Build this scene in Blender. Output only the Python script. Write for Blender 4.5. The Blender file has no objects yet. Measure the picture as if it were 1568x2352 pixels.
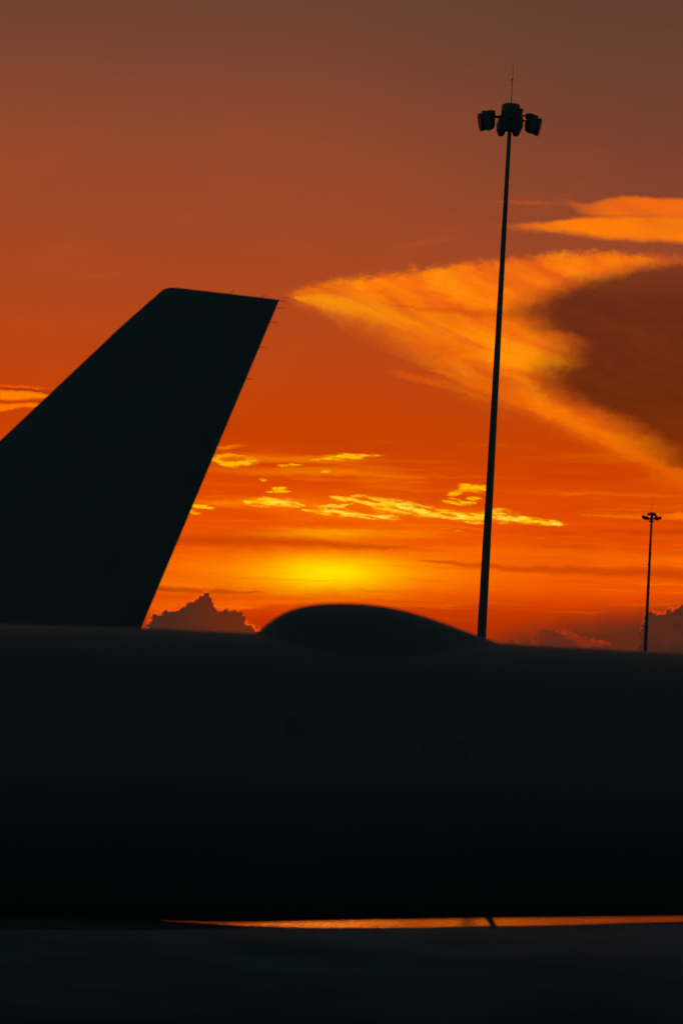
import bpy, bmesh, math, random
from mathutils import Vector, Matrix

# ------------------------------------------------------------------ camera
# photograph measured on a 1568 x 2352 grid; FPX is the focal length in those pixels
W0, H0, FPX = 1568.0, 2352.0, 6000.0
ROLL = math.radians(2.8)
HC = 5.45                                   # eye height: first-floor terminal window
PITCH = math.atan(309 * math.cos(ROLL) / FPX)
CAM = Vector((0, 0, HC))
FWD = Vector((0, math.cos(PITCH), math.sin(PITCH)))
UPV = Vector((0, -math.sin(PITCH), math.cos(PITCH)))
RGT = Vector((1, 0, 0))

def ray(x, y):
    dx, dy = x - W0 / 2, H0 / 2 - y
    a = dx * math.cos(ROLL) - dy * math.sin(ROLL)
    b = dx * math.sin(ROLL) + dy * math.cos(ROLL)
    return (RGT * a + UPV * b + FWD * FPX).normalized()

def at_depth(x, y, Y):
    d = ray(x, y)
    return CAM + d * (Y / d.y)

def on_ground(x, y, z=0.0):
    d = ray(x, y)
    return CAM + d * ((z - HC) / d.z)

def on_plane(x, y, p0, n):
    d = ray(x, y)
    return CAM + d * ((p0 - CAM).dot(n) / d.dot(n))

def azel(x, y):                              # sky direction in pixel-sized angle units
    d = ray(x, y)
    return math.atan2(d.x, d.y) * FPX, math.asin(d.z) * FPX

scene = bpy.context.scene
cd = bpy.data.cameras.new('camera')
cd.sensor_fit = 'VERTICAL'; cd.sensor_height = 36.0; cd.sensor_width = 24.0
cd.lens = FPX / H0 * 36.0
cd.clip_start = 0.1; cd.clip_end = 60000
cam = bpy.data.objects.new('camera', cd)
scene.collection.objects.link(cam)
ir = RGT * math.cos(ROLL) + UPV * math.sin(ROLL)
iu = -RGT * math.sin(ROLL) + UPV * math.cos(ROLL)
m = Matrix((ir, iu, -FWD)).transposed().to_4x4()
m.translation = CAM
cam.matrix_world = m
cd.dof.use_dof = True
cd.dof.focus_distance = 150.0
cd.dof.aperture_fstop = 1.15
scene.camera = cam

scene.view_settings.view_transform = 'Standard'
scene.view_settings.look = 'None'
scene.view_settings.exposure = 0
scene.view_settings.gamma = 1
scene.render.film_transparent = False

# ------------------------------------------------------------------ sun
SUN_AZ, SUN_EL = azel(758, 1320)
SUN_AZ /= FPX; SUN_EL /= FPX
sun_dir = Vector((math.sin(SUN_AZ) * math.cos(SUN_EL), math.cos(SUN_AZ) * math.cos(SUN_EL), math.sin(SUN_EL)))
ld = bpy.data.lights.new('sun', 'SUN')
ld.energy = 0.025; ld.angle = math.radians(4.0); ld.color = (1.0, 0.22, 0.015)
sun = bpy.data.objects.new('sun', ld)
scene.collection.objects.link(sun)
sun.rotation_euler = sun_dir.to_track_quat('Z', 'Y').to_euler()

# ------------------------------------------------------------------ sky
world = bpy.data.worlds.new('World')
world.use_nodes = True
NT = world.node_tree
NT.nodes.clear()

def lin(c):
    return tuple(((v / 255) / 12.92 if v / 255 <= 0.04045 else ((v / 255 + 0.055) / 1.055) ** 2.4) for v in c)

class V:
    """thin wrapper that turns arithmetic into Math nodes"""
    def __init__(s, sock): s.s = sock
    def __add__(s, o): return mth('ADD', s, o)
    def __radd__(s, o): return mth('ADD', o, s)
    def __sub__(s, o): return mth('SUBTRACT', s, o)
    def __rsub__(s, o): return mth('SUBTRACT', o, s)
    def __mul__(s, o): return mth('MULTIPLY', s, o)
    def __rmul__(s, o): return mth('MULTIPLY', o, s)
    def __truediv__(s, o): return mth('DIVIDE', s, o)

def put(sock, v):
    if isinstance(v, V): NT.links.new(v.s, sock)
    else: sock.default_value = v

def mth(op, a, b=None, c=None):
    n = NT.nodes.new('ShaderNodeMath'); n.operation = op
    put(n.inputs[0], a)
    if b is not None: put(n.inputs[1], b)
    if c is not None: put(n.inputs[2], c)
    return V(n.outputs[0])
def mad(a, b, c): return mth('MULTIPLY_ADD', a, b, c)

def sstep(x, lo, hi, tlo=0.0, thi=1.0):
    n = NT.nodes.new('ShaderNodeMapRange'); n.interpolation_type = 'SMOOTHSTEP'; n.clamp = True
    put(n.inputs[0], x); put(n.inputs[1], lo); put(n.inputs[2], hi); put(n.inputs[3], tlo); put(n.inputs[4], thi)
    return V(n.outputs[0])

def vec(x, y, z=0.0):
    n = NT.nodes.new('ShaderNodeCombineXYZ'); put(n.inputs[0], x); put(n.inputs[1], y); put(n.inputs[2], z)
    return V(n.outputs[0])

def mapping(v, loc, tilt, scale):            # inverse transform: centre, turn and stretch onto a unit disc
    n = NT.nodes.new('ShaderNodeMapping'); n.vector_type = 'TEXTURE'
    put(n.inputs[0], v); n.inputs[1].default_value = (*loc, 0); n.inputs[2].default_value = (0, 0, math.radians(tilt)); n.inputs[3].default_value = (*scale, 1)
    return V(n.outputs[0])
def length(v):
    n = NT.nodes.new('ShaderNodeVectorMath'); n.operation = 'LENGTH'; put(n.inputs[0], v); return V(n.outputs['Value'])

def noise(v, sx, sy, tilt=0.0, off=0.0, detail=4, rough=0.55, dist=0.0):
    n = NT.nodes.new('ShaderNodeTexNoise'); n.noise_dimensions = '2D'
    put(n.inputs['Vector'], mapping(v, (off * 91.7, off * 53.3), tilt, (sx, sy))); n.inputs['Scale'].default_value = 1.0
    n.inputs['Detail'].default_value = detail; n.inputs['Roughness'].default_value = rough
    n.inputs['Distortion'].default_value = dist
    return V(n.outputs[0]) - 0.5

U0, U1, E0, E1 = -1000.0, 1000.0, -200.0, 1800.0     # both spans 2000 so widths compare directly
SPAN = 2000.0
def curve(t, pts, vector=False):
    n = NT.nodes.new('ShaderNodeFloatCurve')
    c = n.mapping.curves[0]
    pts = sorted((min(max(a, 0), 1), min(max(b, 0), 1)) for a, b in pts)
    while len(c.points) < len(pts): c.points.new(0.5, 0.5)
    for p, (a, b) in zip(c.points, pts):
        p.location = (a, b); p.handle_type = 'VECTOR' if vector else 'AUTO_CLAMPED'
    n.mapping.extend = 'HORIZONTAL'
    n.mapping.update()
    put(n.inputs['Value'], t)
    n.inputs['Factor'].default_value = 1.0
    return V(n.outputs[0])
def un(x, y):
    a, e = azel(x, y); return (a - U0) / SPAN, (e - E0) / SPAN

def rgb(c):
    return (*lin(c), 1.0)

def mix(f, a, b):
    n = NT.nodes.new('ShaderNodeMix'); n.data_type = 'RGBA'; n.clamp_factor = True
    put(n.inputs[0], f); put(n.inputs[6], a); put(n.inputs[7], b)
    return V(n.outputs[2])

def ramp(t, stops):
    n = NT.nodes.new('ShaderNodeValToRGB'); r = n.color_ramp; r.interpolation = 'LINEAR'
    stops = sorted(stops)
    while len(r.elements) < len(stops): r.elements.new(0.5)
    for e, (p, c) in zip(r.elements, stops):
        e.position = p; e.color = (*lin(c), 1)
    put(n.inputs[0], t)
    return V(n.outputs[0])

tc = NT.nodes.new('ShaderNodeTexCoord')
sp = NT.nodes.new('ShaderNodeSeparateXYZ'); NT.links.new(tc.outputs['Generated'], sp.inputs[0])
dx, dy, dz = (V(sp.outputs[i]) for i in range(3))
AZ = mth('ARCTAN2', dx, dy) * FPX
EL = mth('ARCSINE', dz) * FPX
P = vec(AZ, EL)

wx = noise(P, 84, 50, 0, 1, 4, 0.6)
wy = noise(P, 84, 46, 0, 7, 4, 0.6)
fx = noise(P, 17, 11, 0, 2, 3, 0.6)
fy = noise(P, 17, 10, 0, 4, 3, 0.6)

hx = noise(P, 15, 12, 0, 41, 3, 0.65)
hy = noise(P, 15, 12, 0, 47, 3, 0.65)
gx = noise(P, 42, 8, -3, 21, 3, 0.6)
gy = noise(P, 42, 7, -3, 25, 3, 0.6)

class Warp:                                  # a wind-torn copy of the sky coordinates
    def __init__(s, wu, fu, wv, fv, nx=None, ny=None):
        s.a = mad(nx or fx, fu, mad(wx, wu, AZ)); s.e = mad(ny or fy, fv, mad(wy, wv, EL))
        s.u = (s.a - U0) / SPAN; s.v = (s.e - E0) / SPAN
        s.p = vec(s.a, s.e)
BIG, MID, FINE, CUM, SOFT = Warp(34, 10, 18, 12), Warp(18, 8, 10, 6), Warp(10, 70, 5, 14, gx, gy), Warp(6, 24, 5, 26, hx, hy), Warp(40, 0, 16, 2)

def edge(w, pts, vector=False): return curve(w.u, [un(x, y) for x, y in pts], vector)
def side(w, pts): return curve(w.v, [un(x, y)[::-1] for x, y in pts])
def band(w, top, bot, s_top, s_bot):
    return sstep(edge(w, top) - w.v, -s_top / SPAN, s_top / SPAN) * sstep(w.v - edge(w, bot), -s_bot / SPAN, s_bot / SPAN)
def ellipse(w, x, y, rx, ry, tilt=0.0, soft=0.5):
    return sstep(length(mapping(w.p, azel(x, y), tilt + 2.8, (rx, ry))), math.sqrt(1 + soft), math.sqrt(max(1 - soft, 0.0)))
def spine(w, pts, thick, soft=0.6, thin=1.0):
    d = mth('ABSOLUTE', w.v - edge(w, pts))
    T = curve(w.u, [(un(x, 1200)[0], t * thin / 100.0) for x, t in thick])
    return sstep(mth('DIVIDE', d * (SPAN / 100.0), T + 0.0005), 1.0 + soft, 1.0 - soft) * sstep(T, 0.002, 0.02)

# clear evening air: colour by height, dimming away from the sunset
ys = [(0, (106, 65, 48)), (150, (121, 67, 47)), (350, (144, 69, 42)), (550, (159, 70, 37)), (700, (173, 68, 28)),
      (830, (184, 66, 18)), (930, (192, 64, 8)), (1010, (197, 62, 0)), (1090, (214, 68, 0)), (1200, (232, 78, 0)),
      (1300, (240, 84, 0)), (1380, (220, 62, 0)), (1440, (198, 52, 0)), (1485, (164, 46, 6))]
EMAX = 3200.0
stops = [(max((azel(784, y)[1]) / EMAX, 0), c) for y, c in ys] + [(0.72, (78, 66, 62)), (1.0, (66, 66, 68))]
C = ramp(EL / EMAX, stops)
def over(mask, col):
    global C
    C = mix(mask, C, col)
over(sstep(mad(EL, 0.35, AZ), 250, 1150) * sstep(EL, 500, 1300) * 0.45, rgb((82, 56, 46)))
# streaky thin layers low over the horizon
strk = noise(P, 620, 50, 2, 3, 5, 0.62) * 1.5 + noise(P, 300, 20, -1, 9, 3, 0.5) * 0.5
low = sstep(EL, 540, 300) * sstep(EL, 30, 120)
over(sstep(strk, 0.04, 0.46) * low * 0.75, rgb((255, 128, 0)))
over(sstep(strk, -0.04, -0.45) * low * 0.8, rgb((186, 54, 0)))
over(sstep(noise(P, 260, 120, 4, 5, 4, 0.6), -0.05, 0.3) * 0.08 * sstep(EL, 1500, 700), rgb((228, 92, 24)))

# --- sun glow behind thin cloud
def glow(x, y, rx, ry, k, col):
    q = length(mapping(SOFT.p, azel(x, y), 2.8, (rx, ry)))
    over(mth('POWER', math.e, q * q * -1.0) * k, col)
glow(758, 1316, 620, 58, 0.75, rgb((255, 104, 0)))
glow(758, 1316, 290, 44, 0.85, rgb((255, 146, 0)))
glow(758, 1316, 135, 35, 1.0, rgb((255, 226, 0)))
glow(752, 1226, 150, 12, 0.85, rgb((255, 160, 0)))
# --- darker and brighter bars across the glow
bars = noise(SOFT.p, 520, 15, 1.6, 33, 4, 0.55)
over(sstep(bars, 0.05, 0.26) * sstep(EL, 420, 260) * sstep(EL, 60, 110) * 0.42, rgb((226, 70, 0)))
over(sstep(bars, -0.06, -0.26) * sstep(EL, 460, 300) * sstep(EL, 60, 110) * 0.35, rgb((255, 140, 0)))
over(spine(SOFT, [(300, 1240), (700, 1246), (960, 1262), (1300, 1270)], [(330, 13), (600, 10), (900, 5), (1100, 0)], 0.95) * 0.7, rgb((198, 62, 0)))
over(spine(SOFT, [(960, 1286), (1150, 1304), (1568, 1320)], [(940, 0), (1050, 4), (1250, 8), (1568, 12)], 0.95) * 0.65, rgb((190, 58, 0)))
over(spine(SOFT, [(350, 1352), (470, 1357), (600, 1362)], [(330, 6), (480, 5), (640, 0)], 0.9) * 0.6, rgb((160, 56, 5)))
over(spine(SOFT, [(340, 1394), (600, 1384), (860, 1376)], [(330, 16), (600, 7), (880, 0)], 0.95) * 0.5, rgb((255, 112, 0)))
over(spine(SOFT, [(900, 1262), (1300, 1272), (1568, 1288)], [(860, 0), (1100, 10), (1568, 12)], 0.95) * 0.5, rgb((255, 112, 0)))
# --- dull bank along the horizon, thicker to the right
bank = edge(SOFT, [(0, 1420), (500, 1408), (800, 1392), (1000, 1372), (1130, 1360), (1568, 1366)])
over(sstep(bank - SOFT.v, -12 / SPAN, 80 / SPAN) * 0.62, rgb((168, 46, 0)))
low_r = edge(SOFT, [(0, 1510), (900, 1495), (1100, 1465), (1300, 1418), (1568, 1384)])
over(sstep(low_r - SOFT.v, -28 / SPAN, 62 / SPAN) * 0.88, rgb((80, 40, 25)))

# --- the large anvil cloud: lit wedge with a shaded heart
top_pts = [(640, 676), (690, 660), (760, 646), (820, 636), (900, 624), (1000, 612), (1100, 603), (1200, 592), (1300, 580), (1400, 581), (1500, 586), (1568, 592), (1700, 606)]
bot_pts = [(640, 684), (690, 702), (770, 722), (850, 752), (930, 800), (1000, 842), (1110, 900), (1250, 968), (1400, 1040), (1490, 1080), (1568, 1118), (1700, 1180)]
tex = noise(BIG.p, 330, 60, -16, 12, 6, 0.55, 0.5)
bil = noise(P, 48, 34, 14, 6, 4, 0.6, 0.4)
tp = sstep(edge(BIG, top_pts) - BIG.v + bil * (30 / SPAN), -10 / SPAN, 16 / SPAN)
bt = sstep(BIG.v - edge(BIG, bot_pts) + tex * (120 / SPAN) + bil * (20 / SPAN), -40 / SPAN, 100 / SPAN)
ends = sstep(AZ, 2400, 1100)                 # the cloud thins out again farther round
A = tp * bt * ends * sstep(BIG.a, azel(600, 680)[0], azel(690, 690)[0])
lit = ramp(sstep(mad(bil, 0.22, tex), -0.30, 0.32), [(0, (228, 92, 16)), (0.4, (246, 112, 10)), (0.75, (255, 128, 8)), (1, (255, 144, 10))])
over(A * 0.96, lit)
over(spine(BIG, [(650, 678), (720, 690), (820, 702), (930, 728), (1040, 762), (1130, 800), (1210, 822), (1300, 826)],
           [(640, 0), (690, 9), (800, 20), (1000, 26), (1150, 28), (1280, 24), (1340, 0)], 0.98) * sstep(tex, -0.3, 0.2) * 0.8, rgb((255, 150, 6)))
over(spine(BIG, [(1000, 850), (1150, 905), (1300, 960), (1450, 1035), (1568, 1090)], [(960, 0), (1100, 12), (1250, 20), (1568, 18)], 0.98) * 0.45, rgb((255, 118, 0)))
over(spine(BIG, [(880, 700), (1000, 712), (1120, 722), (1260, 720)], [(850, 0), (1000, 6), (1150, 12), (1270, 16)], 0.98) * 0.5, rgb((200, 74, 6)))
heart = side(BIG, [(1700, 560), (1568, 600), (1480, 622), (1370, 650), (1285, 682), (1245, 712), (1270, 752), (1335, 792), (1325, 830),
                   (1285, 866), (1340, 918), (1440, 962), (1515, 1010), (1568, 1062), (1700, 1140)])
dcol = ramp(EL / 1000.0, [(0.36, (152, 46, 0)), (0.50, (114, 36, 6)), (0.62, (90, 30, 13)), (0.82, (88, 33, 20)), (0.92, (120, 52, 32))])
dcol = mix(sstep(tex + bil * 0.4, -0.35, 0.4) * 0.18, dcol, rgb((140, 52, 14)))
over(sstep(BIG.u - heart + bil * (60 / SPAN) + tex * (40 / SPAN), -135 / SPAN, 45 / SPAN) * tp * sstep(bt, 0.0, 0.6) * ends * 0.97, dcol)
# faint veils below and above the wedge
over(ellipse(BIG, 960, 868, 70, 9, -14, 0.9) * 0.4, rgb((235, 92, 8)))
over(ellipse(BIG, 1010, 800, 130, 34, -22, 0.95) * 0.3, rgb((240, 100, 4)))
over(ellipse(BIG, 980, 556, 80, 7, 8, 0.95) * 0.25, rgb((190, 84, 34)))

# --- upper right streaks
b1 = band(MID, [(1130, 460), (1290, 458), (1340, 470), (1400, 456), (1480, 453), (1568, 458), (1700, 462)], [(1130, 462), (1290, 464), (1335, 492), (1400, 498), (1480, 500), (1568, 502), (1700, 506)], 6, 9)
over(b1 * sstep(AZ, 1900, 1000) * sstep(BIG.a, azel(1240, 470)[0], azel(1440, 470)[0]) * sstep(tex, -0.4, 0.1, 0.55, 1.0), rgb((242, 106, 14)))
b2 = band(MID, [(1100, 512), (1180, 515), (1265, 508), (1330, 502), (1420, 500), (1568, 500), (1700, 500)], [(1100, 516), (1180, 526), (1265, 530), (1330, 540), (1420, 548), (1568, 556), (1700, 560)], 6, 9)
over(b2 * sstep(AZ, 1800, 1000) * sstep(BIG.a, azel(1110, 515)[0], azel(1300, 515)[0]) * sstep(tex, -0.4, 0.1, 0.6, 1.0), rgb((255, 124, 4)))
over(ellipse(MID, 1215, 466, 80, 5, -3, 0.9) * 0.35, rgb((205, 90, 32)))
# --- left streaks
for top, bot, col in (([(-200, 898), (10, 897), (60, 899), (125, 908), (180, 915), (200, 920)], [(-200, 925), (10, 917), (60, 917), (125, 914), (180, 915), (200, 915)], (255, 124, 0)),
                      ([(-200, 930), (10, 927), (60, 926), (110, 932), (160, 937), (180, 942)], [(-200, 965), (10, 944), (60, 935), (110, 938), (160, 937), (180, 937)], (255, 116, 0))):
    over(band(MID, top, bot, 4, 4) * sstep(AZ, azel(220, 920)[0], azel(150, 920)[0]) * sstep(AZ, -1500, -900), rgb(col))
over(ellipse(MID, 50, 889, 60, 3.0, -3, 0.6) * 0.8, rgb((255, 80, 0)))
over(ellipse(MID, 40, 895, 90, 2.6, -4, 0.6) * 0.6, rgb((116, 42, 10)))
over(ellipse(MID, 230, 632, 60, 5, 4, 0.9) * 0.2, rgb((200, 78, 18)))

# --- small bright broken clouds in front of the glow
YEL, PALE, ORA = rgb((255, 190, 2)), rgb((255, 226, 64)), rgb((255, 134, 0))
shred = sstep(noise(P, 54, 7, -4, 13, 4, 0.65), -0.16, 0.06, 0.08, 1.0)
over(ellipse(SOFT, 660, 1054, 210, 9, -1, 0.95) * 0.5, ORA)
over(ellipse(SOFT, 700, 1085, 250, 10, -1, 0.95) * 0.4, ORA)
over(ellipse(SOFT, 520, 1026, 40, 5, 2, 0.9) * 0.6, ORA)
over(ellipse(FINE, 533, 1058, 46, 14, -2, 0.45) * 0.92, YEL)
over(ellipse(FINE, 538, 1055, 33, 7.5, 4, 0.6) * 0.9, rgb((222, 84, 0)))
over(ellipse(FINE, 512, 1050, 30, 3.5, 10, 0.9) * 0.6, ORA)
for e in [(805, 1048, 58, 7, 1, 0.5), (755, 1052, 46, 3, 6, 0.7), (668, 1069, 20, 3.4, -3, 0.6), (750, 1083, 12, 3, 14, 0.6),
          (601, 1101, 15, 2.4, 0, 0.6), (646, 1127, 16, 3.0, 8, 0.6), (628, 1132, 13, 2.6, 0, 0.6), (642, 1122, 18, 2.4, 8, 0.6),
          (458, 1163, 24, 5, -6, 0.5), (482, 1168, 12, 3.5, 0, 0.5), (438, 1176, 8, 3, 10, 0.6),
          (598, 1147, 30, 3.2, 6, 0.6), (1057, 1219, 8, 2, 0, 0.6)]:
    over(ellipse(FINE, *e) * shred, YEL)
over(ellipse(SOFT, 520, 1154, 70, 5, 0, 0.9) * 0.5, ORA)
# the long broken bar
over(spine(SOFT, [(500, 1156), (640, 1160), (1100, 1185), (1290, 1205)], [(480, 0), (560, 10), (800, 30), (1000, 18), (1290, 3), (1310, 0)], 0.95) * 0.45, rgb((255, 120, 0)))
def bar(pts, th, f=1.0):
    mk = spine(FINE, pts, th, 0.85, 0.8) * sstep(AZ, azel(th[0][0] - 6, 1180)[0], azel(th[0][0] + 6, 1180)[0]) * sstep(AZ, azel(th[-1][0] + 6, 1180)[0], azel(th[-1][0] - 6, 1180)[0])
    over(mk * shred * f, YEL)
    over(mk * sstep(mad(shred, 0.25, bil), 0.05, 0.4) * f, PALE)
bar([(562, 1152), (600, 1153), (650, 1155), (700, 1160)], [(555, 0), (572, 8), (620, 9), (670, 7), (690, 4), (705, 0)])
bar([(690, 1173), (740, 1176), (800, 1181), (870, 1187), (915, 1190)], [(690, 0), (708, 3.5), (760, 5.5), (850, 5), (900, 5.5), (922, 0)])
bar([(715, 1169), (750, 1163), (785, 1162), (810, 1158)], [(712, 0), (740, 4), (775, 5.5), (800, 3), (815, 0)], 0.85)
bar([(750, 1141), (790, 1146), (830, 1152), (862, 1162)], [(745, 0), (770, 4), (810, 5.5), (845, 7), (868, 0)])
bar([(800, 1139), (850, 1143), (890, 1152)], [(795, 0), (830, 3.5), (870, 4), (900, 0)], 0.9)
bar([(845, 1165), (890, 1162), (930, 1168), (1000, 1178), (1060, 1186), (1120, 1189)], [(840, 0), (860, 9), (900, 15), (935, 14), (980, 10), (1040, 9), (1085, 9), (1130, 5)])
bar([(1090, 1190), (1130, 1180), (1160, 1185), (1210, 1195), (1285, 1204)], [(1085, 4), (1130, 11), (1160, 13), (1190, 9), (1240, 7), (1275, 6), (1292, 0)])
bar([(1018, 1190), (1060, 1196), (1115, 1200)], [(1010, 0), (1040, 3), (1090, 4), (1125, 3)], 0.8)
for e in [(1075, 1120, 30, 8, 0, 0.5), (1045, 1132, 22, 6, 12, 0.5), (1042, 1152, 20, 7, -4, 0.5), (1063, 1156, 24, 5, 0, 0.5), (1088, 1144, 13, 5, 0, 0.5), (1100, 1122, 20, 9, 0, 0.6)]:
    over(ellipse(FINE, *e) * shred * 0.9, YEL)
over(ellipse(FINE, 1070, 1128, 20, 3, 0, 0.6) * 0.6, rgb((255, 126, 0)))
over(spine(MID, [(1320, 1182), (1450, 1186), (1568, 1190)], [(1300, 0), (1360, 2.5), (1568, 6)], 0.9) * sstep(AZ, 1500, 900) * 0.6, rgb((250, 108, 0)))
over(ellipse(FINE, 1562, 1184, 28, 9, 0, 0.7) * 0.6, rgb((255, 120, 0)))

# --- cumulus heads on the horizon
over(ellipse(SOFT, 535, 1396, 60, 6, 2, 0.95) * 0.7, rgb((255, 118, 0)))
def cumulus(top, body, rim_col, rim_w, rim_gate, amount=1.0):
    d = (edge(CUM, top, True) - CUM.v) * SPAN
    gate = sstep(wx + wy * 0.6 + rim_gate, -0.05, 0.12)
    over(sstep(d, -rim_w, -rim_w * 0.3) * gate * 0.95 * amount, rim_col)
    over(sstep(d, -1.5, 2.5) * amount, body)
cumulus([(310, 1600), (336, 1452), (343, 1424), (352, 1412), (366, 1413), (380, 1401), (396, 1404), (410, 1398), (428, 1388), (446, 1378), (460, 1371), (470, 1361), (476, 1359),
         (482, 1366), (488, 1376), (494, 1385), (498, 1407), (506, 1406), (518, 1399), (530, 1401), (546, 1402), (556, 1408), (563, 1420), (567, 1434), (582, 1441), (600, 1452), (640, 1600)],
        mix(sstep(AZ, azel(380, 1400)[0], azel(540, 1420)[0]), rgb((76, 41, 28)), rgb((106, 42, 18))), rgb((255, 88, 8)), 9.0, 0.17)
cumulus([(1120, 1600), (1140, 1475), (1165, 1472), (1200, 1474), (1226, 1470), (1232, 1458), (1240, 1448), (1262, 1447), (1285, 1450), (1340, 1466), (1400, 1480), (1440, 1600)],
        rgb((90, 42, 26)), rgb((205, 56, 10)), 7.0, -0.04, 0.55)
cumulus([(1450, 1600), (1472, 1440), (1474, 1424), (1480, 1412), (1492, 1406), (1512, 1410), (1526, 1409), (1534, 1398), (1546, 1402), (1556, 1396), (1568, 1388), (1640, 1350), (1760, 1340)],
        rgb((66, 38, 28)), rgb((226, 66, 14)), 7.0, 0.08, 0.94)

# evening sky away from the sunset: dim, cool
front = sstep(mth('COSINE', AZ / FPX) * mth('COSINE', EL / FPX), 0.1, 0.96)
C = mix(front, ramp(EL / (FPX * 1.5708), [(0.0, (90, 122, 126)), (0.15, (74, 100, 106)), (0.4, (52, 70, 77)), (1.0, (44, 58, 65))]), C)
C = mix(sstep(EL, -60, -5), rgb((20, 24, 26)), C)

nish = NT.nodes.new('ShaderNodeTexSky'); nish.sky_type = 'NISHITA'; nish.sun_disc = False
nish.sun_elevation = SUN_EL; nish.sun_rotation = SUN_AZ
nish.air_density = 1.6; nish.dust_density = 4.0; nish.ozone_density = 1.0
bg1 = NT.nodes.new('ShaderNodeBackground'); NT.links.new(C.s, bg1.inputs[0]); bg1.inputs[1].default_value = 1.0
bg2 = NT.nodes.new('ShaderNodeBackground'); NT.links.new(nish.outputs[0], bg2.inputs[0]); bg2.inputs[1].default_value = 0.0015
ad = NT.nodes.new('ShaderNodeAddShader'); NT.links.new(bg1.outputs[0], ad.inputs[0]); NT.links.new(bg2.outputs[0], ad.inputs[1])
wo = NT.nodes.new('ShaderNodeOutputWorld'); NT.links.new(ad.outputs[0], wo.inputs[0])
world.cycles.sampling_method = 'NONE'
scene.world = world
scene.cycles.max_bounces = 3
scene.cycles.diffuse_bounces = 2
scene.cycles.glossy_bounces = 2
scene.cycles.use_adaptive_sampling = True
scene.cycles.adaptive_threshold = 0.03
scene.cycles.adaptive_min_samples = 12
print('sky nodes', len(NT.nodes))

# ------------------------------------------------------------------ helpers
def material(name, col, rough, var=0.25, scale=3.0, bump=0.0, metal=0.0, spec=0.5, coat=0.0, rvar=0.1, stretch=(1, 1, 1), ior=1.5):
    mt = bpy.data.materials.new(name); mt.use_nodes = True
    nt = mt.node_tree; b = nt.nodes['Principled BSDF']
    t = nt.nodes.new('ShaderNodeTexCoord'); mp = nt.nodes.new('ShaderNodeMapping'); mp.inputs['Scale'].default_value = stretch
    nt.links.new(t.outputs['Object'], mp.inputs['Vector'])
    n = nt.nodes.new('ShaderNodeTexNoise'); n.inputs['Scale'].default_value = scale; n.inputs['Detail'].default_value = 6
    nt.links.new(mp.outputs[0], n.inputs['Vector'])
    r = nt.nodes.new('ShaderNodeValToRGB')
    r.color_ramp.elements[0].position = 0.3; r.color_ramp.elements[1].position = 0.7
    r.color_ramp.elements[0].color = (*[c * (1 - var) for c in col], 1); r.color_ramp.elements[1].color = (*[c * (1 + var) for c in col], 1)
    nt.links.new(n.outputs[0], r.inputs[0]); nt.links.new(r.outputs[0], b.inputs['Base Color'])
    mr = nt.nodes.new('ShaderNodeMapRange'); mr.inputs[3].default_value = max(rough - rvar, 0.02); mr.inputs[4].default_value = min(rough + rvar, 1)
    nt.links.new(n.outputs[0], mr.inputs[0]); nt.links.new(mr.outputs[0], b.inputs['Roughness'])
    b.inputs['Metallic'].default_value = metal
    b.inputs['Specular IOR Level'].default_value = spec
    b.inputs['IOR'].default_value = ior
    b.inputs['Coat Weight'].default_value = coat
    if bump:
        n2 = nt.nodes.new('ShaderNodeTexNoise'); n2.inputs['Scale'].default_value = scale * 12; n2.inputs['Detail'].default_value = 4
        nt.links.new(mp.outputs[0], n2.inputs['Vector'])
        bp = nt.nodes.new('ShaderNodeBump'); bp.inputs['Strength'].default_value = bump; bp.inputs['Distance'].default_value = 0.02
        nt.links.new(n2.outputs[0], bp.inputs['Height']); nt.links.new(bp.outputs[0], b.inputs['Normal'])
    return mt

M = dict(
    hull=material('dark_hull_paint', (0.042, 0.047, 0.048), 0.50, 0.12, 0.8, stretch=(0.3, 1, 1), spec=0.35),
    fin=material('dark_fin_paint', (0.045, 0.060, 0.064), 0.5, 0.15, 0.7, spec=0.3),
    radome=material('radome_coating', (0.050, 0.056, 0.058), 0.6, 0.1, 2.0, spec=0.3),
    metal=material('weathered_steel', (0.055, 0.058, 0.06), 0.6, 0.25, 4.0, 0.1, metal=0.3),
    rubber=material('tyre_rubber', (0.02, 0.02, 0.02), 0.8, 0.2, 6.0),
    marking=material('marking_paint', (0.021, 0.025, 0.027), 0.5, 0.2, 3.0),
    wick=material('static_wick_black', (0.02, 0.02, 0.02), 0.7, 0.1, 6.0),
    lamp=material('lamp_housing', (0.035, 0.037, 0.04), 0.55, 0.2, 5.0),
    lens=material('lamp_glass', (0.03, 0.035, 0.037), 0.5, 0.1, 5.0),
    asphalt=material('asphalt', (0.030, 0.036, 0.040), 0.95, 0.3, 0.25, 0.3, rvar=.03, ior=1.003),
    concrete=material('apron_concrete', (0.060, 0.095, 0.108), 0.93, 0.25, 0.35, 0.2, rvar=0.05, ior=1.003),
    water=material('standing_water', (0.02, 0.018, 0.016), 0.07, 0.2, 0.9, 0.18, spec=0.5, rvar=0.03),
)

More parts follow.
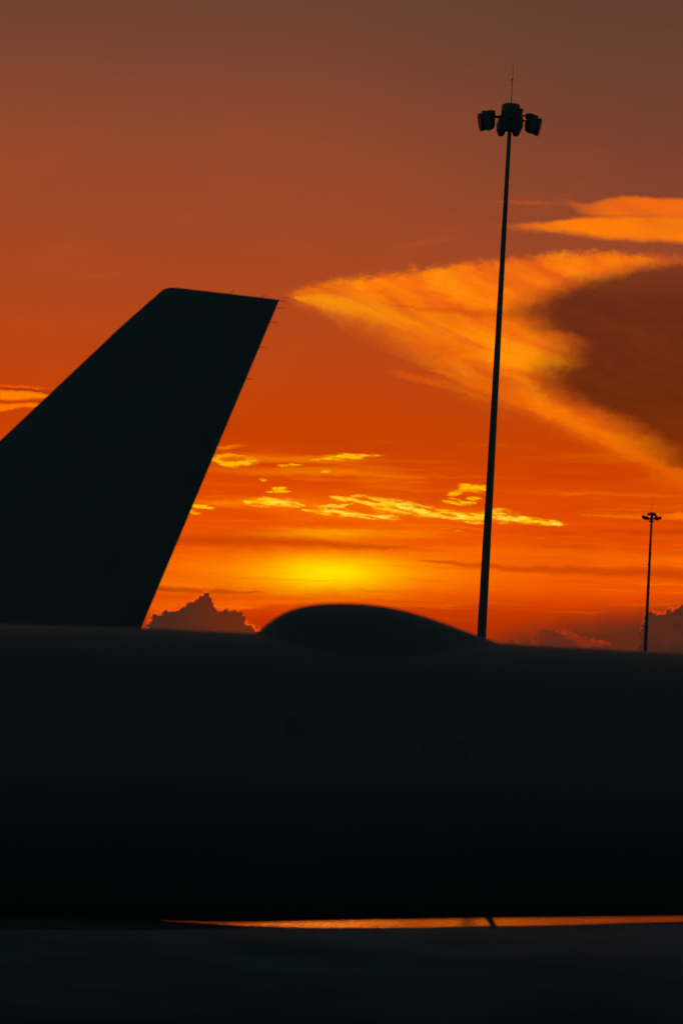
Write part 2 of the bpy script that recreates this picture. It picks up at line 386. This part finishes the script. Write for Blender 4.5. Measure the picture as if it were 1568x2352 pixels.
def damp_margin(mt, y0, y1):
    """rain-damp margin of the concrete next to the standing water: darker gloss with a ragged edge"""
    nt = mt.node_tree; b = nt.nodes['Principled BSDF']
    t = nt.nodes.new('ShaderNodeTexCoord'); sx = nt.nodes.new('ShaderNodeSeparateXYZ'); nt.links.new(t.outputs['Object'], sx.inputs[0])
    n = nt.nodes.new('ShaderNodeTexNoise'); n.inputs['Scale'].default_value = 0.5; n.inputs['Detail'].default_value = 5; nt.links.new(t.outputs['Object'], n.inputs['Vector'])
    a = nt.nodes.new('ShaderNodeMath'); a.operation = 'MULTIPLY_ADD'; nt.links.new(n.outputs[0], a.inputs[0]); a.inputs[1].default_value = 5.0; nt.links.new(sx.outputs['Y'], a.inputs[2])
    mr = nt.nodes.new('ShaderNodeMapRange'); mr.interpolation_type = 'SMOOTHSTEP'
    nt.links.new(a.outputs[0], mr.inputs[0]); mr.inputs[1].default_value = y0 + 2.5; mr.inputs[2].default_value = y1 + 2.5
    mr.inputs[3].default_value = 1.004; mr.inputs[4].default_value = 1.20
    nt.links.new(mr.outputs[0], b.inputs['IOR'])
damp_margin(M['concrete'], 46.0, 51.5)

def link(name, bm, mat, parent=None, smooth=True):
    me = bpy.data.meshes.new(name); bmesh.ops.recalc_face_normals(bm, faces=bm.faces)
    bm.to_mesh(me); bm.free()
    me.materials.append(M[mat])
    if smooth:
        for p in me.polygons: p.use_smooth = True
        me.set_sharp_from_angle(angle=math.radians(35))
    o = bpy.data.objects.new(name, me); scene.collection.objects.link(o)
    if parent: o.parent = parent
    return o

def empty(name, loc, label, cat, group=None, rz=0.0):
    o = bpy.data.objects.new(name, None); o.empty_display_size = 0.5
    scene.collection.objects.link(o); o.location = loc; o.rotation_euler = (0, 0, rz)
    o['label'] = label; o['category'] = cat
    if group: o['group'] = group
    return o

def structure(name, bm, mat):
    o = link(name, bm, mat, None, False); o['kind'] = 'structure'; return o

def loft(bm, rings, cap=True):
    vs = [[bm.verts.new(p) for p in r] for r in rings]
    n = len(vs[0])
    for a, b in zip(vs, vs[1:]):
        for i in range(n):
            bm.faces.new((a[i], a[(i + 1) % n], b[(i + 1) % n], b[i]))
    if cap:
        bm.faces.new(vs[0]); bm.faces.new(vs[-1][::-1])

def tube(bm, p, q, r0, r1=None, n=10):
    p, q = Vector(p), Vector(q); r1 = r0 if r1 is None else r1
    d = (q - p).normalized(); a = d.orthogonal().normalized(); b = d.cross(a)
    loft(bm, [[c + (a * math.cos(t) + b * math.sin(t)) * r for t in [2 * math.pi * i / n for i in range(n)]] for c, r in ((p, r0), (q, r1))])

def box(bm, c, s, mat=None):
    v = bmesh.ops.create_cube(bm, size=1.0)['verts']
    mm = Matrix.Translation(c) @ (mat if mat else Matrix()) @ Matrix.Diagonal((*s, 1))
    bmesh.ops.transform(bm, matrix=mm, verts=v)

def lerp_table(t, tab):
    if t <= tab[0][0]: return tab[0][1]
    for (a, x), (b, y) in zip(tab, tab[1:]):
        if t <= b: 
            k = (t - a) / (b - a); return x + (y - x) * k
    return tab[-1][1]

# ------------------------------------------------------------------ ground
bm = bmesh.new()
R = 18000
ring = [bm.verts.new((R * math.cos(2 * math.pi * i / 64), R * math.sin(2 * math.pi * i / 64), 0)) for i in range(64)]
bm.faces.new(ring)
structure('ground', bm, 'asphalt')

# concrete stand on which the nearer aircraft is parked: its far edge shows below the belly
bm = bmesh.new()
far_edge = [on_ground(x, y, 0.004) for x, y in [(-400, 2134), (0, 2135), (300, 2137), (540, 2133), (800, 2128), (1200, 2125), (1568, 2122), (2000, 2120)]]
left = Vector((-90, far_edge[0].y, 0.004)); right = Vector((90, far_edge[-1].y, 0.004))
pts = [left] + far_edge + [right, Vector((90, 4, 0.004)), Vector((-90, 4, 0.004))]
bm.faces.new([bm.verts.new(p) for p in pts])
structure('apron', bm, 'concrete')

# film of rain water lying beyond the aircraft, seen under its belly
bm = bmesh.new()
random.seed(4)
near = [(372, 2117.5), (430, 2119.5), (500, 2122), (560, 2126), (620, 2128), (700, 2131), (800, 2131), (900, 2130), (1000, 2129), (1100, 2127), (1200, 2126), (1320, 2123), (1450, 2120), (1600, 2116), (1800, 2112)]
far = [(1800, 2060), (1500, 2040), (1200, 2036), (900, 2046), (700, 2060), (560, 2080), (440, 2100), (380, 2114)]
bm.faces.new([bm.verts.new(on_ground(x + random.uniform(-4, 4), y + random.uniform(-.6, .6), 0.008)) for x, y in near + far])
structure('puddle', bm, 'water')

# ------------------------------------------------------------------ aircraft
YAW = math.radians(15)

def wing_mesh(side, root_le, root_te, root_z, span, tip_le, tip_te, dihedral, thick, y0):
    """swept panel from y0 to y0+span on one side (side=-1/+1); local x runs aft"""
    bm = bmesh.new(); rings = []
    prof = [(0, 0), (.03, .32), (.12, .75), (.3, 1), (.5, .9), (.75, .5), (1, .03)]
    for k in range(9):
        t = k / 8
        le = root_le + (tip_le - root_le) * t; te = root_te + (tip_te - root_te) * t
        y = side * (y0 + span * t); z = root_z + span * t * math.tan(dihedral)
        th = (te - le) * thick * 0.5
        up = [(le + (te - le) * c, y, z + h * th) for c, h in prof]
        dn = [(le + (te - le) * c, y, z - h * th * 0.7) for c, h in prof[::-1][:-1]]
        rings.append(up + dn)
    loft(bm, rings)
    return bm

def wheel(parent, x, y, r, w):
    bm = bmesh.new(); rings = []
    for yy, rr in ((-.5, .55), (-.5, .85), (-.36, .97), (-.15, 1), (.15, 1), (.36, .97), (.5, .85), (.5, .55)):
        rings.append([(x + rr * r * math.cos(t), y + yy * w, r + rr * r * math.sin(t)) for t in [2 * math.pi * i / 24 for i in range(24)]])
    loft(bm, rings)
    o = link('wheel', bm, 'rubber', parent)
    h = bmesh.new(); tube(h, (x, y - w * .53, r), (x, y + w * .53, r), r * .5, None, 18)
    link('hub', h, 'metal', o)

def gear(root, x, ys, belly, wheels_dx, r):
    for y in ys:
        bm = bmesh.new()
        tube(bm, (x, y, belly + .25), (x, y, r * .9), .11, .09)
        tube(bm, (x + .7, y, belly + .1), (x, y, r * 1.5), .05)
        tube(bm, (x, y - .45, r), (x, y + .45, r), .08)
        if wheels_dx: tube(bm, (x - wheels_dx, y, r), (x + wheels_dx, y, r), .07)
        st = link('landing_gear_leg', bm, 'metal', root)
        for dxw in ((-wheels_dx, wheels_dx) if wheels_dx else (0,)):
            for s in (-1, 1): wheel(root, x + dxw, y + s * .42, r, .36)

def engine(root, x, y, z, r):
    bm = bmesh.new(); rings = []
    n = 28
    for dxe, k in ((-2.2, .70), (-2.3, .80), (-2.25, .90), (-1.9, 1.0), (-.6, 1.04), (.8, .92), (1.6, .74), (1.6, .55), (2.6, .34), (3.1, .10)):
        rings.append([(x + dxe, y + r * k * math.cos(t), z + r * k * math.sin(t)) for t in [2 * math.pi * i / n for i in range(n)]])
    loft(bm, rings, True)
    e = link('engine', bm, 'hull', root)
    p = bmesh.new(); box(p, (x + 1.6, y, z + r * 1.08), (3.6, .28, .55)); link('pylon', p, 'hull', e)
    fan = bmesh.new()
    for i in range(20):
        a = 2 * math.pi * i / 20
        mm = Matrix.Rotation(a, 4, 'X') @ Matrix.Translation((0, 0, r * .4)) @ Matrix.Rotation(.6, 4, 'Z')
        box(fan, Vector((x - 2.24, y, z)), (.03, .14, r * .6), mm)
    link('fan', fan, 'metal', e, False)

def fuselage_rings(stations, n=56):
    rings = []
    for x, zt, zb, wscale in stations:
        c, h = (zt + zb) / 2, (zt - zb) / 2
        rings.append([(x, h * wscale * math.cos(t), c + h * math.sin(t)) for t in [2 * math.pi * i / n for i in range(n)]])
    return rings

# ---- nearer aircraft ------------------------------------------------
P0 = CAM + Vector((0, 37.5, 0)); P0.z = 0
near_plane = empty('airliner', P0, 'dark airliner whose long fuselage with a humped antenna dome fills the foreground', 'airplane', rz=YAW)
AX = Vector((math.cos(YAW), math.sin(YAW), 0)); NRM = Vector((-math.sin(YAW), math.cos(YAW), 0))

def s_z(x, y):                                # photo point -> (station along the axis, height) on the symmetry plane
    p = on_plane(x, y, P0, NRM)
    return (p - P0).dot(AX), p.z
crown = sorted(s_z(x, y) for x, y in [(0, 1434.5), (330, 1442), (590, 1455), (1150, 1478), (1568, 1501)])
belly = sorted(s_z(x, y) for x, y in [(540, 2118.5), (800, 2113), (1120, 2108), (1568, 2103)])
zt0, zb0 = crown[0][1], belly[0][1]
zt1, zb1 = crown[-1][1], belly[-1][1]
st = []
nose = [(0, .47, .47), (.04, .53, .42), (.15, .60, .34), (.45, .70, .24), (.9, .80, .16), (1.6, .89, .09), (2.6, .955, .04), (4.0, .99, .01), (5.5, 1, 0)]
H = zt0 - zb0
for d, a, b in nose: st.append((-30 + d, zb0 + H * a, zb0 + H * b, 1.0))
for x in (-20, -14, -9): st.append((x, zt0, zb0, 1.0))
for k in range(25):
    x = -6 + 12 * k / 24
    st.append((x, lerp_table(x, crown), lerp_table(x, belly), 1.0))
for d, a, b in ((4, 0.0, .10), (7, -.02, .24), (10, -.06, .42), (13, -.12, .58), (16, -.20, .70), (17.5, -.26, .70), (18, -.34, .62)):
    hh = zt1 - zb1
    st.append((6 + d, zt1 + hh * a, zb1 + hh * b, 1.0))
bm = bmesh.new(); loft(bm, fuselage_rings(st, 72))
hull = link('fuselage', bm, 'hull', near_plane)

# antenna dome on the crown
prof = sorted(s_z(x, y) for x, y in [(586, 1458), (600, 1446.5), (615, 1433), (632, 1419.5), (652, 1407.5), (676, 1398), (705, 1391), (745, 1386.5), (790, 1385.5), (835, 1387), (880, 1392.5),
                                     (930, 1402.5), (985, 1419), (1035, 1437), (1080, 1454), (1118, 1468), (1155, 1482)])
s0, s1 = prof[0][0], prof[-1][0]
rings = []
NS = 44
for k in range(NS + 1):
    s = s0 + (s1 - s0) * k / NS
    ztop = lerp_table(s, prof); zc = lerp_table(s, crown)
    t = (s - s0) / (s1 - s0)
    wdt = 0.10 + 0.95 * math.sin(math.pi * t ** 0.75) ** 0.6 if 0 < t < 1 else 0.10
    zb_ = lerp_table(s, belly); rr = (zc - zb_) / 2; cz = (zc + zb_) / 2
    h = max(ztop - zc, 0.0)
    half = 22
    ring = []
    for i in range(half + 1):
        yy = wdt * math.cos(math.pi * i / half)
        bell = math.cos(math.pi / 2 * yy / wdt) ** 1.5 if abs(yy) < wdt - 1e-6 else 0.0
        ring.append((s, yy, cz + math.sqrt(rr * rr - yy * yy) - 0.012 + (h + 0.012) * bell))
    rings.append(ring + [(s, 0, zc - 0.45)])
bm = bmesh.new(); loft(bm, rings)
dome = link('antenna_dome', bm, 'hull', near_plane)
dome['label'] = 'smooth teardrop antenna dome on the crown of the fuselage'

# swept blade mast and a small drain stub below the belly
def belly_blade(name, outline, th):
    pts = [s_z(x, y) for x, y in outline]
    bm = bmesh.new()
    vs = [[bm.verts.new((s, yy, z)) for s, z in pts] for yy in (-th, th)]
    bm.faces.new(vs[0]); bm.faces.new(vs[1][::-1])
    for i in range(len(pts)):
        j = (i + 1) % len(pts); bm.faces.new((vs[0][i], vs[0][j], vs[1][j], vs[1][i]))
    return link(name, bm, 'hull', near_plane, False)
belly_blade('blade_antenna', [(1096, 2100), (1110, 2108), (1116, 2112), (1122, 2120), (1129, 2132), (1137, 2133), (1141, 2131), (1136, 2120), (1130, 2110), (1136, 2100)], 0.03)
belly_blade('drain_stub', [(1058, 2094), (1061, 2107), (1067, 2110.5), (1073, 2107), (1077, 2094)], 0.03)

# painted flag and registration on the hull side that faces the terminal
def hull_point(s, z, lift=0.004):
    zt, zb = lerp_table(s, crown), lerp_table(s, belly)
    c, h = (zt + zb) / 2, (zt - zb) / 2
    a = math.asin(max(-0.98, min(0.98, (z - c) / h)))
    return Vector((s, -(h + lift) * math.cos(a), c + (h + lift) * math.sin(a)))

def side_point(x, y):                        # where a sight line meets the near flank of the hull
    s, z = s_z(x, y)
    for _ in range(6):
        p = hull_point(s, z); w = P0 + AX * p.x + NRM * p.y
        q = on_plane(x, y, w, NRM)
        s, z = (q - P0).dot(AX), q.z
    return s, z

def strip_mesh(name, top, bot, parent):
    bm = bmesh.new()
    a = [bm.verts.new(hull_point(*side_point(*p))) for p in top]; b = [bm.verts.new(hull_point(*side_point(*p))) for p in bot]
    for i in range(len(a) - 1): bm.faces.new((a[i], a[i + 1], b[i + 1], b[i]))
    return link(name, bm, 'marking', parent, False)

def wave(x): return 5 * math.sin((x - 655) / 225 * 2 * math.pi)
for k in range(7):
    y0 = 1646 + k * 14.6
    xs = [(655 if k > 3 else 745) + i * (878 - (655 if k > 3 else 745)) / 14 for i in range(15)]
    strip_mesh('flag_stripe', [(x, y0 + wave(x) + (x - 655) * .045) for x in xs], [(x, y0 + 7.3 + wave(x) + (x - 655) * .045) for x in xs], near_plane)
xs = [655 + i * 84 / 6 for i in range(7)]
for k in range(5):
    y0 = 1646 + k * 11
    strip_mesh('flag_canton', [(x, y0 + wave(x) + (x - 655) * .045) for x in xs], [(x, y0 + 9 + wave(x) + (x - 655) * .045) for x in xs], near_plane)

TEXT = 'N521NS'
for k, ch in enumerate(TEXT):
    tcu = bpy.data.curves.new('registration', 'FONT'); tcu.body = ch; tcu.size = 1.0; tcu.offset = 0.018
    tob = bpy.data.objects.new('registration_text', tcu); scene.collection.objects.link(tob)
    bpy.context.view_layer.update()
    tme = bpy.data.meshes.new_from_object(tob)
    bpy.data.objects.remove(tob)
    bm = bmesh.new(); bm.from_mesh(tme); bpy.data.meshes.remove(tme)
    bmesh.ops.remove_doubles(bm, verts=bm.verts, dist=1e-5)
    bmesh.ops.triangulate(bm, faces=bm.faces)
    mnx, mx = min(v.co.x for v in bm.verts), max(v.co.x for v in bm.verts)
    for v in bm.verts:
        gx_ = (k + 0.80 * (v.co.x - mnx) / (mx - mnx) * (0.45 if ch == '1' else 1.0) + (0.2 if ch == '1' else 0)) / len(TEXT); gy_ = v.co.y / 0.71
        v.co = hull_point(*side_point(962 + 384 * gx_ + 8 * gy_, 1742 + 17 * gx_ - 44 * gy_), 0.008)
    link('registration_letter', bm, 'marking', near_plane, False)

for sd in (-1, 1):
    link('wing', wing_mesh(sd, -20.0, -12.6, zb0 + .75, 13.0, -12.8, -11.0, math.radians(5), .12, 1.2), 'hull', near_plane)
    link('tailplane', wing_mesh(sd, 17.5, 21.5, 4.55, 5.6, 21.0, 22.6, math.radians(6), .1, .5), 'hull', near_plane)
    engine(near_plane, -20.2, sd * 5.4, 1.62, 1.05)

def fin_panels(root, outline_fn, levels, split, thick):
    """vertical fin as a forward fin and a rudder that meet at one hinge line"""
    P = [(0, 0), (.03, .30), (.10, .62), (.22, .92), (.36, 1), (split, .80)]
    Q = [(split, .80), (.82, .45), (1, .05)]
    for name, prof in (('tail_fin', P), ('rudder', Q)):
        bm = bmesh.new(); rings = []
        for lv in levels:
            z, le, te, sc = outline_fn(lv)
            c = te - le; th = c * thick * .5 * sc
            r = [(le + c * k, th * h, z) for k, h in prof] + [(le + c * k, -th * h, z) for k, h in prof[::-1] if h > 0]
            rings.append(r)
        loft(bm, rings)
        link(name, bm, 'fin', root)

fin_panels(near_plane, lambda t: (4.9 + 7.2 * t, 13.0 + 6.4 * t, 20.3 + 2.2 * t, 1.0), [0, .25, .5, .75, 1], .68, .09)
gear(near_plane, -14.2, (-3.2, 3.2), zb0 + .35, 0, .56)
gear(near_plane, -26.0, (0,), zb0 + .25, 0, .38)

# ---- aircraft behind it ----------------------------------------------
Q0 = Vector((at_depth(400, 1300, 64).x, 64, 0))
far_plane = empty('airliner', Q0, 'dark airliner whose tall swept tail fin with static wicks rises behind the nearer fuselage', 'airplane', rz=YAW)
def q_z(x, y):
    p = on_plane(x, y, Q0, NRM)
    return (p - Q0).dot(AX), p.z
le_a, le_b = q_z(0, 1013), q_z(345, 687)
te_a, te_b = q_z(325, 1441), q_z(641.6, 688.5)
tip_l, tip_r = q_z(402, 660.5), q_z(641.6, 688.5)
def on_line(a, b, z): return a[0] + (b[0] - a[0]) * (z - a[1]) / (b[1] - a[1])
# horizontal slices up to the lower end of the sloped tip, then slices of the tip itself along its slope
zroot = 4.6
slope = (tip_r[1] - tip_l[1]) / (tip_r[0] - tip_l[0])
def tip_z(x): return tip_l[1] + slope * (x - tip_l[0])
# outline in (x, z): leading edge, rounded shoulder, tip, trailing edge
shoulder = [q_z(*p) for p in [(345, 687), (352, 680.5), (362, 672.5), (372, 666.6), (381, 662.8), (391, 660.8), (402, 660.4)]]
def fin_x(z, side_le):
    if side_le:
        if z <= shoulder[0][1]: return on_line(le_a, le_b, z)
        for (xa, za), (xb, zb) in zip(shoulder, shoulder[1:]):
            if za <= z <= zb: return xa + (xb - xa) * (z - za) / max(zb - za, 1e-6)
        return shoulder[-1][0]
    if z <= tip_r[1]: return on_line(te_a, te_b, z)
    return tip_r[0] + (z - tip_r[1]) / slope          # along the sloped tip
zmax = shoulder[-1][1] - 0.004
levels = [zroot + (tip_r[1] - zroot) * k / 10 for k in range(11)]
nfin = 12
levels += [tip_r[1] + (zmax - tip_r[1]) * k / nfin for k in range(1, nfin + 1)]
def build_fin(root, mat):
    hinge_a = on_line(le_a, le_b, zroot) * .30 + on_line(te_a, te_b, zroot) * .70
    ht = tip_l[0] * .36 + tip_r[0] * .64
    def hinge(z): return hinge_a + (ht - hinge_a) * (z - zroot) / (tip_r[1] - zroot)
    def chord(z): return on_line(le_a, le_b, z), on_line(te_a, te_b, z)
    prof = [(0, .02), (.02, .26), (.06, .45), (.14, .74), (.25, .95), (.38, 1), (.5, .96), (.62, .86), (.7, .76), (.8, .55), (.9, .30), (1, .04)]
    def half(x, z):
        l, t = chord(z); c = t - l
        k = min(max((x - fin_x(z, True)) / c, 0), 1) if z < shoulder[0][1] else min(max((x - l) / c, 0), 1)
        th = c * .085 * .5 * lerp_table(k, prof)
        return th
    for name in ('tail_fin', 'rudder'):
        bm = bmesh.new(); rings = []
        for z in levels:
            l, t = fin_x(z, True), fin_x(z, False)
            hx = min(max(hinge(z), l + 0.01), t - 0.005)
            a, b = (l, hx) if name == 'tail_fin' else (hx, t)
            if name == 'rudder' and t - hinge(z) < 0.01: break
            xs = [a + (b - a) * k for k in (0, .02, .05, .1, .18, .3, .45, .6, .8, 1)]
            near_tip = min(1.0, max(0.12, (tip_z((l + t) / 2) - z + .02) / .15)) if z > tip_r[1] else 1.0
            rings.append([(x, max(half(x, z) * near_tip, .004), z) for x in xs] + [(x, -max(half(x, z) * near_tip, .004), z) for x in xs[::-1]])
        loft(bm, rings)
        o = link(name, bm, mat, root)
        if name == 'tail_fin': o['label'] = 'tall swept tail fin with a rounded front corner'
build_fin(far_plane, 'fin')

def src(x, y): return (500 + x / 2.24) / 1.7417, (1100 + y / 2.24) / 1.7417
for a, b in [((936, 168), (980, 137)), ((1222, 203), (1266, 172)), ((1378, 232), (1450, 238)), ((1360, 294), (1414, 298)), ((1300, 423), (1370, 428)), ((1210, 646), (1268, 651)), ((1084, 930), (1148, 935))]:
    p, q = q_z(*src(*a)), q_z(*src(*b))
    bm = bmesh.new(); tube(bm, (p[0], 0, p[1]), (q[0], 0, q[1]), .008, .006, 6)
    link('static_wick', bm, 'wick', far_plane)

FT = HC - .1; FB = FT - 3.95
tail_x = on_line(te_a, te_b, zroot)
st = []
Hf = FT - FB
x_end = tail_x + 2.2
for d, a, b in nose: st.append((x_end - 46 + d, FB + Hf * a, FB + Hf * b, 1.0))
for d in (38, 30, 22, 16): st.append((x_end - d, FT, FB, 1.0))
for d, a, b in ((13, 0, .03), (10, -.01, .14), (7, -.03, .32), (4, -.08, .52), (2, -.13, .63), (.6, -.2, .68), (0, -.28, .62)): st.append((x_end - d, FT + Hf * a, FB + Hf * b, 1.0))
bm = bmesh.new(); loft(bm, fuselage_rings(st, 48)); link('fuselage', bm, 'hull', far_plane)
for sd in (-1, 1):
    link('tailplane', wing_mesh(sd, tail_x - 5.0, tail_x - .8, 4.35, 5.8, tail_x - 1.2, tail_x + .5, math.radians(4), .1, .6), 'hull', far_plane)
    link('wing', wing_mesh(sd, x_end - 30, x_end - 22.5, FB + .8, 14.0, x_end - 21.5, x_end - 19.8, math.radians(4), .12, 1.2), 'hull', far_plane)
    engine(far_plane, x_end - 30.5, sd * 5.6, 1.6, 1.05)
gear(far_plane, x_end - 24, (-3.2, 3.2), FB + .4, 0, .56)
gear(far_plane, x_end - 41.5, (0,), FB + .3, 0, .38)

# ------------------------------------------------------------------ floodlight masts
def luminaire(root, c, ang, tilt, w, h, deep):
    """octagonal floodlight: faceted shade, ballast box, yoke; faces outward along ang, tilted down"""
    mm = Matrix.Translation(c) @ Matrix.Rotation(ang, 4, 'Z') @ Matrix.Rotation(tilt, 4, 'Y')
    bm = bmesh.new(); rings = []
    for xx, k in ((-.62, .62), (-.5, .78), (-.05, .97), (.30, 1.0), (.36, 1.0)):
        ring = []
        for sx, sz in ((1, .42), (.5, 1), (-.5, 1), (-1, .42), (-1, -.42), (-.5, -1), (.5, -1), (1, -.42)):
            ring.append(mm @ Vector((xx * deep, sx * w * .5 * k, sz * h * .5 * k)))
        rings.append(ring)
    loft(bm, rings)
    box(bm, mm @ Vector((-.42 * deep, 0, h * .46)), (deep * .62, w * .72, h * .30), Matrix.Rotation(ang, 4, 'Z'))
    o = link('floodlight', bm, 'lamp', root, False)
    g = bmesh.new()
    g.faces.new([g.verts.new(mm @ Vector((.365 * deep, sx * w * .46, sz * h * .46))) for sx, sz in ((1, .42), (.5, 1), (-.5, 1), (-1, .42), (-1, -.42), (-.5, -1), (.5, -1), (1, -.42))])
    link('lens', g, 'lens', o, False)

def mast(foot_px, top_px, Y, r_low, r_top, label, style):
    top = at_depth(*top_px, Y); low = at_depth(*foot_px, Y)
    k = top.z / (top.z - low.z)
    foot = top + (low - top) * k; foot.z = 0
    root = empty('light_mast', foot, label, 'light mast', 'floodlight masts along the apron')
    t = top - foot; Hm = t.z
    def L(f, z=None): return t * f
    bm = bmesh.new()
    rb = r_top + (r_low - r_top) * k
    rings = []; n = 16
    for j in range(13):
        f = j / 12; r = rb + (r_top - rb) * f
        rings.append([t * f + Vector((r * math.cos(a), r * math.sin(a), 0)) for a in [2 * math.pi * i / n for i in range(n)]])
    loft(bm, rings); link('pole', bm, 'metal', root)
    bm = bmesh.new()
    tube(bm, (0, 0, 0), (0, 0, .08), rb * 2.2, None, 16)
    for i in range(8):
        a = 2 * math.pi * i / 8; tube(bm, (rb * 1.7 * math.cos(a), rb * 1.7 * math.sin(a), .07), (rb * 1.7 * math.cos(a), rb * 1.7 * math.sin(a), .16), .03, None, 6)
    link('base_flange', bm, 'metal', root)
    up = Vector((t.x / Hm, t.y / Hm, 1.0))
    if style == 'deep':
        bm = bmesh.new(); rings = []
        for z, r in ((.46, .41), (.54, .43), (.84, .415), (.875, .36), (.91, .16), (.92, .04)):
            rings.append([t + up * z + Vector((r * math.cos(a), r * math.sin(a), 0)) for a in [2 * math.pi * i / 12 for i in range(12)]])
        loft(bm, rings); link('head_cap', bm, 'lamp', root, False)
        bm = bmesh.new()
        tube(bm, t + up * -.35, t + up * .55, .30, .42, 12)
        tube(bm, t + up * .12, t + up * .34, .50, None, 12)
        box(bm, t + up * .62 + Vector((.47, -.1, -.06)), (.16, .3, .2))
        link('hub', bm, 'lamp', root, False)
        for q, a in enumerate((0, math.pi / 2, math.pi, -math.pi / 2)):
            d = Vector((math.cos(a), math.sin(a), 0)); e = Vector((-math.sin(a), math.cos(a), 0))
            bm = bmesh.new()
            for s, z in ((-.30, .32), (.30, .18)):
                tube(bm, t + up * z + e * s * .6 + d * .3, t + up * (z + .02) + e * s + d * 1.1, .038, None, 6)
            tube(bm, t + up * .30 + e * -.42 + d * 1.08, t + up * .30 + e * .42 + d * 1.08, .05, None, 8)
            link('arm', bm, 'lamp', root)
        for x, y, z, a in ((-1.25, .25, .04, 195), (-.97, -.25, -.02, 225), (.95, -.25, -.08, -45), (1.25, .25, -.06, -15), (-.33, -1.05, -.20, 262), (.30, -1.05, -.20, 278), (-.32, 1.05, .02, 105), (.34, 1.05, .04, 75)):
            luminaire(root, t + Vector((x, y, z)), math.radians(a), math.radians(12), .41, .80, .42)
        bm = bmesh.new()
        tube(bm, t + up * .85, t + up * 2.0, .016, .014, 6); tube(bm, t + up * 2.0, t + up * 2.75, .011, .008, 6)
        bmesh.ops.create_icosphere(bm, subdivisions=1, radius=.055, matrix=Matrix.Translation(t + up * 2.02))
        link('lightning_rod', bm, 'wick', root)
    else:
        bm = bmesh.new(); rings = []
        for z, r in ((.50, .62), (.56, .82), (.84, .82), (.98, .62), (1.06, .2), (1.07, .05)):
            rings.append([t + up * z + Vector((r * math.cos(a), r * math.sin(a), 0)) for a in [2 * math.pi * i / 12 for i in range(12)]])
        loft(bm, rings); link('head_cap', bm, 'lamp', root, False)
        bm = bmesh.new(); tube(bm, t + up * -.6, t + up * .6, .28, .22, 12); tube(bm, t + up * -.62, t + up * -.48, .48, None, 12)
        link('hub', bm, 'lamp', root, False)
        for q in range(4):
            a = q * math.pi / 2 + math.radians(10)
            d = Vector((math.cos(a), math.sin(a), 0)); e = Vector((-math.sin(a), math.cos(a), 0))
            bm = bmesh.new()
            for s in (-1, 1): tube(bm, t + e * s * .16 + d * .2, t + e * s * .3 + d * 1.2, .07, None, 6)
            link('arm', bm, 'lamp', root)
            for s in (-1, 1):
                luminaire(root, t + d * (1.25) + e * s * .34, a + s * .15, math.radians(72), .5, .78, .5)
        bm = bmesh.new()
        tube(bm, t + up * 1.0, t + up * 2.4, .026, .022, 6); tube(bm, t + up * 2.4, t + up * 3.9, .016, .010, 6)
        bmesh.ops.create_icosphere(bm, subdivisions=1, radius=.11, matrix=Matrix.Translation(t + up * 2.42))
        link('lightning_rod', bm, 'wick', root)
    return root

mast((1105.5, 1455), (1170.5, 283), 119.0, .205, .085, 'tall floodlight mast with large drooping lamps rising behind the antenna dome', 'deep')
mast((1480.5, 1492), (1495.3, 1191), 455.0, .31, .19, 'short-looking distant floodlight mast with flat lamps standing before the horizon cloud', 'flat')
